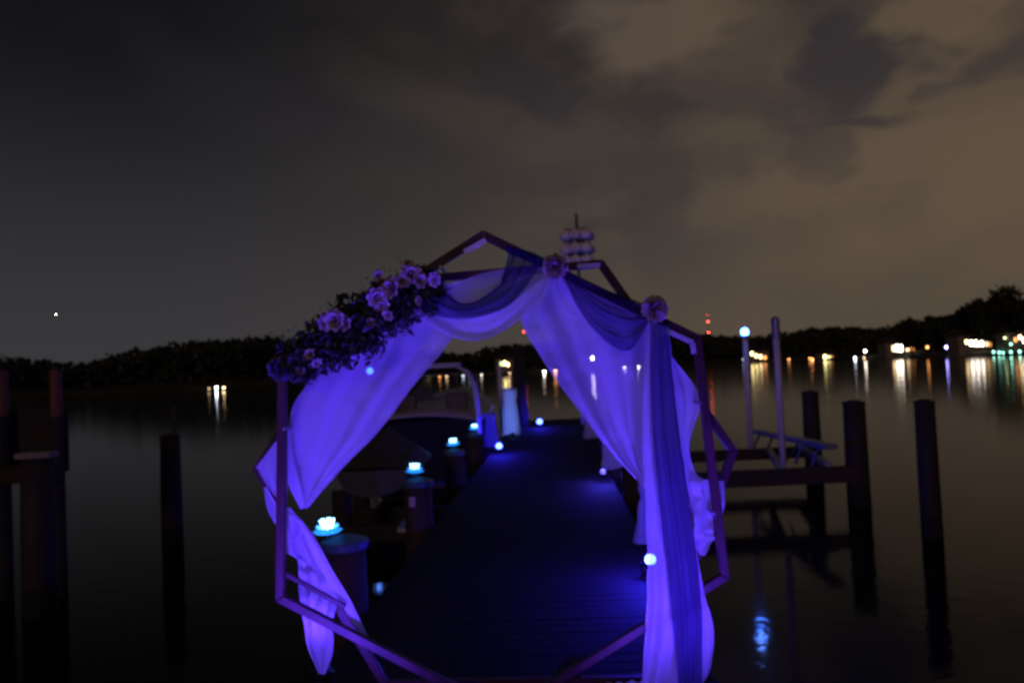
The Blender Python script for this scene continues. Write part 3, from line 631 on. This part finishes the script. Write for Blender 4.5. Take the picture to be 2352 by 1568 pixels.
# pole stands a touch to the side of the wrapped post
bx = P(1343, 900, Yb).x
t = thing('birdhouse_pole', (bx, Yb, 0), 'tall pole with three tiers of round white birdhouses rising behind the arch', 'birdhouse pole')
s_ = Yb / F; zt = P(1331, 490, Yb).z
b = BM(); tube(b, [(0, 0, -2.6), (0, 0, zt)], [.05, .035], 10); link('pole', b, mat('pole_metal', (.12, .09, .09), .5, 5, .3), t)
for v in (541, 572, 600):
    z = P(1337, v, Yb).z
    b = BM()
    for k in range(3):
        a = k * math.pi / 3 + .25; d = Vector((math.cos(a), math.sin(a), 0)) * .36; tube(b, [-d + Vector((0, 0, z + .17)), d + Vector((0, 0, z + .17))], .012, 6)
    link('rack_arm', b, M_ALU, t)
    for k in range(6):
        a = k * math.pi / 3 + .25; c = Vector((math.cos(a) * .30, math.sin(a) * .30, z))
        b = BM(); lathe(b, [(.06, -.125), (.135, -.10), (.155, -.04), (.155, .03), (.12, .085), (.04, .12), (.02, .165)], c, 12); bo = link('birdhouse', b, mat('white_gourd', (.85, .80, .80), .5, 8, .15), t, True)
        b = BM(); d = Vector((math.cos(a), math.sin(a), 0)); tube(b, [c + d * .12 + Vector((0, 0, -.02)), c + d * .15 + Vector((0, 0, -.02))], .03, 8); link('entry_hole', b, M_BLACK, bo)
# ------------------------------------------------------------------ boat
bo_s = 17.0
boat = thing('motor_boat', DK(bo_s, OL - 1.45, WATER), 'dark hulled motor boat with a pale rail and windscreen moored left of the dock', 'boat', rz=DRZ)
M_HULL = mat('navy_gelcoat', (0.010, 0.011, 0.04), .6, 3, .2, spec=.1); M_DK = mat('white_gelcoat', (.28, .26, .30), .3, 4, .15); M_GLASS = mat('smoked_glass', (.02, .02, .03), .1)
b = BM(); secs = []
for i, (y, bw, zk, zc) in enumerate([(0, 1.22, -.35, 1.66), (1.5, 1.30, -.4, 1.70), (3.2, 1.30, -.4, 1.78), (4.8, 1.08, -.35, 1.90), (6.2, .62, -.2, 2.05), (7.1, .06, .5, 2.2)]):
    prof = [(0, zk), (bw * .55, zk + .18), (bw * .86, zk + .5), (bw * .95, (zk + zc) * .5 + .2), (bw, zc - .12), (bw * .97, zc)]
    full = [(-x, z) for x, z in prof[::-1]] + prof[1:]
    secs.append([b.verts.new((x, y, z + (0.06 * (1 - (x / bw) ** 2) if 0 else 0))) for x, z in full])
for A, B in zip(secs, secs[1:]):
    for j in range(len(A) - 1): b.faces.new((A[j], A[j + 1], B[j + 1], B[j]))
b.faces.new(secs[0]); b.faces.new(secs[-1][::-1]); bmesh.ops.recalc_face_normals(b, faces=b.faces); link('hull', b, M_HULL, boat, False)
b = BM(); tops = [(0, 1.22, 1.66), (1.5, 1.30, 1.70), (3.2, 1.30, 1.78), (4.8, 1.08, 1.90), (6.2, .62, 2.05), (7.1, .06, 2.2)]; rows = []
for (y, bw, z) in tops: rows.append([b.verts.new((x * bw * 1.02, y - (.04 if y == 0 else 0), z + .01 + .15 * (1 - x * x) * min(1, bw))) for x in [k / 6 - 1 for k in range(13)]])
low = [[b.verts.new(v.co + Vector((0, 0, -.075))) for v in r] for r in rows]
for Rr, rev in ((rows, 0), (low, 1)):
    for A, B in zip(Rr, Rr[1:]):
        for j in range(12): b.faces.new((A[j], A[j + 1], B[j + 1], B[j]) if not rev else (B[j], B[j + 1], A[j + 1], A[j]))
for j in range(12): b.faces.new((low[0][j], low[0][j + 1], rows[0][j + 1], rows[0][j]))
for i in range(5):
    b.faces.new((rows[i][0], rows[i + 1][0], low[i + 1][0], low[i][0])); b.faces.new((low[i][12], low[i + 1][12], rows[i + 1][12], rows[i][12]))
link('deck_rim', b, M_DK, boat, True)
b = BM(); fr = BM()
pts = [(-1.0, 2.6, 1.9), (-.86, 3.4, 2.62), (.86, 3.4, 2.62), (1.0, 2.6, 1.9)]
tube(fr, [(-1.02, 2.0, 1.85), (-.92, 3.2, 2.55), (-.7, 3.5, 2.62), (.7, 3.5, 2.62), (.92, 3.2, 2.55), (1.02, 2.0, 1.85)], .022, 8)
for x in (-.35, .35): tube(fr, [(x, 3.95, 1.98), (x, 3.5, 2.62)], .014, 6)
tube(fr, [(-1.0, 3.2, 1.9), (-.35, 3.95, 2.0), (.35, 3.95, 2.0), (1.0, 3.2, 1.9)], .018, 6)
wf = link('windscreen_frame', fr, M_ALU, boat, True)
for (q) in ([(-.35, 3.94, 2.0), (.35, 3.94, 2.0), (.35, 3.51, 2.6), (-.35, 3.51, 2.6)], [(-.98, 3.22, 1.92), (-.36, 3.93, 2.0), (-.36, 3.51, 2.6), (-.84, 3.3, 2.56)], [(.98, 3.22, 1.92), (.36, 3.93, 2.0), (.36, 3.51, 2.6), (.84, 3.3, 2.56)]):
    g = BM(); f = g.faces.new([g.verts.new(p) for p in q]); gm = MATS.get('clear_glass')
    if not gm:
        gm = bpy.data.materials.new('clear_glass'); gm.use_nodes = True; k = N(gm.node_tree); k.n.clear()
        tp = k.new('ShaderNodeBsdfTransparent', ins={0: (.8, .8, .85, 1)}); gl = k.new('ShaderNodeBsdfGlossy', ins={'Roughness': .05}); lw = k.new('ShaderNodeFresnel', ins={0: 1.45})
        mm = k.new('ShaderNodeMixShader', ins={0: lw.outputs[0], 1: tp.outputs[0], 2: gl.outputs[0]}); k.new('ShaderNodeOutputMaterial', ins={0: mm.outputs[0]}); MATS['clear_glass'] = gm
    bmesh.ops.solidify(g, geom=g.faces[:], thickness=.008); link('pane', g, gm, wf)
M_TWR = mat('tower_paint', (.45, .42, .5), .35, 3, .1)
for dx in (0, .5):
    b = BM(); y0 = -.08 + dx
    tube(b, [(1.24, y0, .95), (1.22, y0, 1.75), (1.16, y0 + .05, 2.35), (1.02, y0 + .1, 2.66), (.80, y0 + .12, 2.80), (-.80, y0 + .12, 2.80), (-1.02, y0 + .1, 2.66), (-1.16, y0 + .05, 2.35), (-1.22, y0, 1.75), (-1.24, y0, .95)], .035, 10)
    link('tower_hoop', b, M_TWR, boat, True)
b = BM(); box(b, (0, .30, 2.845), (1.7, .62, .05)); bevel(b, .015); link('tower_top', b, M_TWR, boat)
for x in (-.6, .6):
    b = BM(); tube(b, [(x, 1.6, 1.75), (x, 1.6, 2.15)], .05, 8); box(b, (x, 1.55, 1.98), (.5, .16, .42)); bevel(b, .03); link('seat', b, mat('dark_vinyl', (.05, .045, .055), .5, 6, .3), boat)
b = BM(); box(b, (0, -.45, .35), (1.9, .8, .06)); bevel(b, .02); link('swim_platform', b, mat('platform_teak', (.08, .06, .05), .6, 8, .4), boat)
# ------------------------------------------------------------------ left small covered boat on a lift
lb_ = DK(11.5, OL - 1.9, WATER)
cbp = P(888, 979, 11.5); cb = thing('covered_boat', Vector((cbp.x, 11.6, cbp.z - 1.75 * .72)), 'small boat under a peaked grey cover beside the left dock posts', 'boat', rz=DRZ)
b = BM(); secs = []
for (y, bw, zk, zc) in [(-1.4, .7, .55, 1.05), (0, .78, .5, 1.05), (1.2, .6, .6, 1.12), (1.9, .05, .95, 1.25)]:
    pr = [(0, zk), (bw * .7, zk + .12), (bw, zc)]; secs.append([b.verts.new((x, y, z)) for x, z in [(-x, z) for x, z in pr[::-1]] + pr[1:]])
for A, B in zip(secs, secs[1:]):
    for j in range(4): b.faces.new((A[j], A[j + 1], B[j + 1], B[j]))
b.faces.new(secs[0]); b.faces.new(secs[-1][::-1]); link('hull', b, mat('dull_hull', (.05, .05, .055), .7, 4, .3), cb)
b = BM(); rows = []
for (y, bw, z, pk) in [(-1.45, .74, 1.05, 1.12), (-.6, .8, 1.05, 1.25), (.1, .82, 1.05, 1.75), (.8, .72, 1.08, 1.35), (1.95, .08, 1.26, 1.28)]:
    rows.append([b.verts.new((x * bw, y, z + (pk - z) * (1 - abs(x)) ** .8)) for x in (-1, -.66, -.33, 0, .33, .66, 1)])
for A, B in zip(rows, rows[1:]):
    for j in range(6): b.faces.new((A[j], A[j + 1], B[j + 1], B[j]))
link('cover', b, mat('grey_canvas', (.045, .045, .043), .85, 9, .3, bump=.4), cb); cb.scale = (.72, .8, .72)
def lift(name, segs, label, group='boat lifts either side of the dock', parts=None):
    t = thing(name, segs[0][1], label, 'boat lift', group); o_ = t.location.copy()
    for (nm, a, c, w_, h_, m) in segs:
        b = BM()
        if h_ == 0: tube(b, [Vector(a) - o_, Vector(c) - o_], w_, 12, wob=.06)
        else: beam(b, Vector(a) - o_, Vector(c) - o_, w_, h_, up=Vector((0, 0, 1)))
        link(nm, b, m, t)
    return t
q1 = P(775, 1060, 11.2); q2 = P(935, 1052, 10.2 + 1.0)
lift('boat_lift', [('cross_beam', (q1.x - .3, 11.2, -.43), (DK(11, OL - .35).x, 11.2, -.43), .14, .22, M_PILE), ('cross_beam', (q1.x - .3, 12.6, -.43), (DK(12.4, OL - .35).x, 12.6, -.43), .14, .22, M_PILE),
                   ('post', (q1.x, 11.2 + .2, -2.6), (q1.x, 11.2 + .2, .15), .14, 0, M_PILE), ('post', (q1.x, 12.6 + .2, -2.6), (q1.x, 12.6 + .2, .2), .14, 0, M_PILE),
                   ('bunk', (q1.x + .95, 10.6, -.29), (q1.x + .95, 13.2, -.29), .12, .06, M_ALU), ('bunk', (q1.x + 1.9, 10.6, -.29), (q1.x + 1.9, 13.2, -.29), .12, .06, M_ALU)],
     'low dark lift carrying the covered boat left of the dock')
# dark pole through the arch opening and a pale guide pole
def pole(u, v0, Y, z0, r, m, label, name='mooring_pile', cat='piling', group='tall mooring piles in the water', tip=None):
    top = P(u, v0, Y); t = thing(name, (top.x, Y, WATER), label, cat, group)
    b = BM(); h = top.z - WATER; tube(b, [(0, 0, -1.8), (0, 0, h * .5), (0, 0, h)], [r * 1.05, r, r * .94], 14, wob=.06); link('shaft', b, m, t, True)
    b = BM(); lathe(b, [(r * .99, h - .03), (r * 1.02, h), (r * .3, h + .04)], seg=14); link('top', b, m if tip is None else tip, t)
    return t
pole(1190, 800, 24.5, 0, .19, M_PILE, 'tall dark pile at the far left dock edge behind the pale blue wrap')
pole(1147, 842, 23.5, 0, .06, M_PVC, 'thin pale guide pole right of the boat', 'guide_pole', 'guide pole', 'pale guide poles')
# right-hand pilings
pole(1860, 900, 17.75, 0, .19, M_PILE, 'leftmost dark pile on the right water, at the back of the lift')
pole(1960, 923, 14.15, 0, .20, M_PILE, 'middle dark pile on the right water, at the front of the lift')
pole(2122, 922, 11.5, 0, .145, M_PILE, 'rightmost dark pile standing alone and nearest on the right water')
# right lift
ZB1 = WATER + .58; ZB2 = WATER + .52
a1 = P(1960, 1083, 14.15); a2 = P(1865, 1047, 17.75)
xr0 = DK(14, OR + .05).x; xr1 = DK(17.5, OR + .05).x
H1 = Vector((a1.x, 14.0, ZB1)); H2 = Vector((a2.x, 17.6, ZB2 + .05))
la, lb2 = P(1738, 990, 17.9), P(1910, 1026, 13.3)
segs = [('cross_beam', H1, (xr0, 14.0, ZB1), .16, .28, M_PILE2), ('cross_beam', H2, (xr1, 17.6, ZB2 + .05), .14, .24, M_PILE), ('bunk', lb2, la, .22, .09, M_ALU)]
for f in (.12, .3, .72, .93):
    p = lb2.lerp(la, f); segs.append(('strut', p, (p.x - .1, p.y + .25, ZB1 + .1), .035, .035, M_ALU))
p = lb2.lerp(la, .55); segs.append(('strut', lb2.lerp(la, .35), (p.x, p.y, ZB1 + .05), .03, .03, M_ALU)); segs.append(('side_rail', (P(1800, 1083, 14).x, 14.0, ZB1 + .08), (P(1765, 1050, 17.6).x, 17.6, ZB1 + .08), .12, .1, M_ALU))
segs.append(('side_rail', (P(1905, 1083, 14).x, 14.0, ZB1 + .16), (P(1835, 1050, 17.6).x, 17.6, ZB1 + .12), .12, .1, M_ALU))
lift('boat_lift', segs, 'empty boat lift with a raised sloping bunk in the water right of the arch')
def guide(u, v, Y, z0, r, label, light=False):
    top = P(u, v, Y); t = thing('guide_pole', (top.x, Y, z0), label, 'guide pole', 'pale guide poles'); h = top.z - z0
    b = BM(); tube(b, [(0, 0, 0), (0, 0, h)], r, 12); link('shaft', b, M_PVC, t, True)
    if light:
        b = BM(); lathe(b, [(r * 1.3, h), (r * 1.5, h + .03), (r * 1.2, h + .05)], seg=12); hd = link('lamp_head', b, M_BLACK, t)
        b = BM(); sphere(b, (0, 0, h + .12), .085, 12, 8, (1, 1, 1.1)); link('globe', b, emis('guide_globe', (.035, .14, 1), 40), hd)
        L = bpy.data.lights.new('globe_light', 'POINT'); L.energy = 10; L.color = (.1, .25, 1); L.shadow_soft_size = .09
        lo = bpy.data.objects.new('globe_light', L); COL.objects.link(lo); lo.parent = t; lo.location = (0, 0, h + .3)
    else:
        b = BM(); lathe(b, [(r * 1.25, h - .35), (r * 1.3, h - .1), (r * 1.3, h), (r * .5, h + .04)], seg=12); link('top_cap', b, M_ALU, t)
guide(1711, 775, 17.6, ZB2 + .17, .062, 'pale pole with a glowing blue light on top, right of the arch', True)
guide(1780, 732, 14.0, ZB1 + .2, .058, 'taller pale pole without a light, standing on the front lift beam')
guide(850, 862, 21.7, WATER - 1, .055, 'pale pole whose blue light glimmers through the left drape', True)
# left-hand pilings
pole(390, 1000, 13.2, 0, .165, M_PILE2, 'lone dark pile in the open water left of the arch')
pole(399, 935, 13.9, 0, .04, mat('algae_pole', (.05, .055, .035), .8, 8, .4), 'thin stake rising behind the lone left pile', 'guide_pole', 'stake', 'thin stakes')
pole(85, 1058, 9.6, 0, .19, M_PILE2, 'near dark pile at the lower left with a pale board on its head')
pp = P(85, 1058, 9.6)
M_RED = mat('reddish_post', (.22, .085, .035), .7, 8, .4, stretch=(5, 5, 1))
x0 = P(128, 850, 10.4); x1 = P(2, 850, 10.4)
lift('boat_lift', [('post', (x0.x, 10.4, x0.z - .62), (x0.x, 10.4, x0.z), .07, 0, M_RED), ('post', (x1.x, 10.4, x1.z - .62), (x1.x, 10.4, x1.z), .085, 0, M_RED), ('leg', (x0.x, 10.4, -2.6), (x0.x, 10.4, x0.z - .6), .08, 0, M_PILE), ('leg', (x1.x, 10.4, -2.6), (x1.x, 10.4, x1.z - .6), .095, 0, M_PILE),
                   ('cross_beam', (x1.x - 1.2, 10.2, P(60, 1085, 10.2).z), (x0.x + .1, 10.2, P(120, 1085, 10.2).z), .26, .22, M_PILE),
                   ('side_panel', (x1.x - 1.2, 10.55, P(60, 1012, 10.5).z), (x0.x + .05, 10.55, P(120, 1012, 10.5).z), .06, .82, M_PILE)],
     'dark lift with two reddish posts at the left edge of the photo')
b = BM(); box(b, (0, 0, .05), (.42, .22, .07)); bevel(b, .008); o = link('board', b, mat('bleached_board', (.3, .27, .25), .8, 9, .3), loc=pp + Vector((0, 0, .02))); tag(o, 'short bleached board lying on the head of the near left pile', 'board')
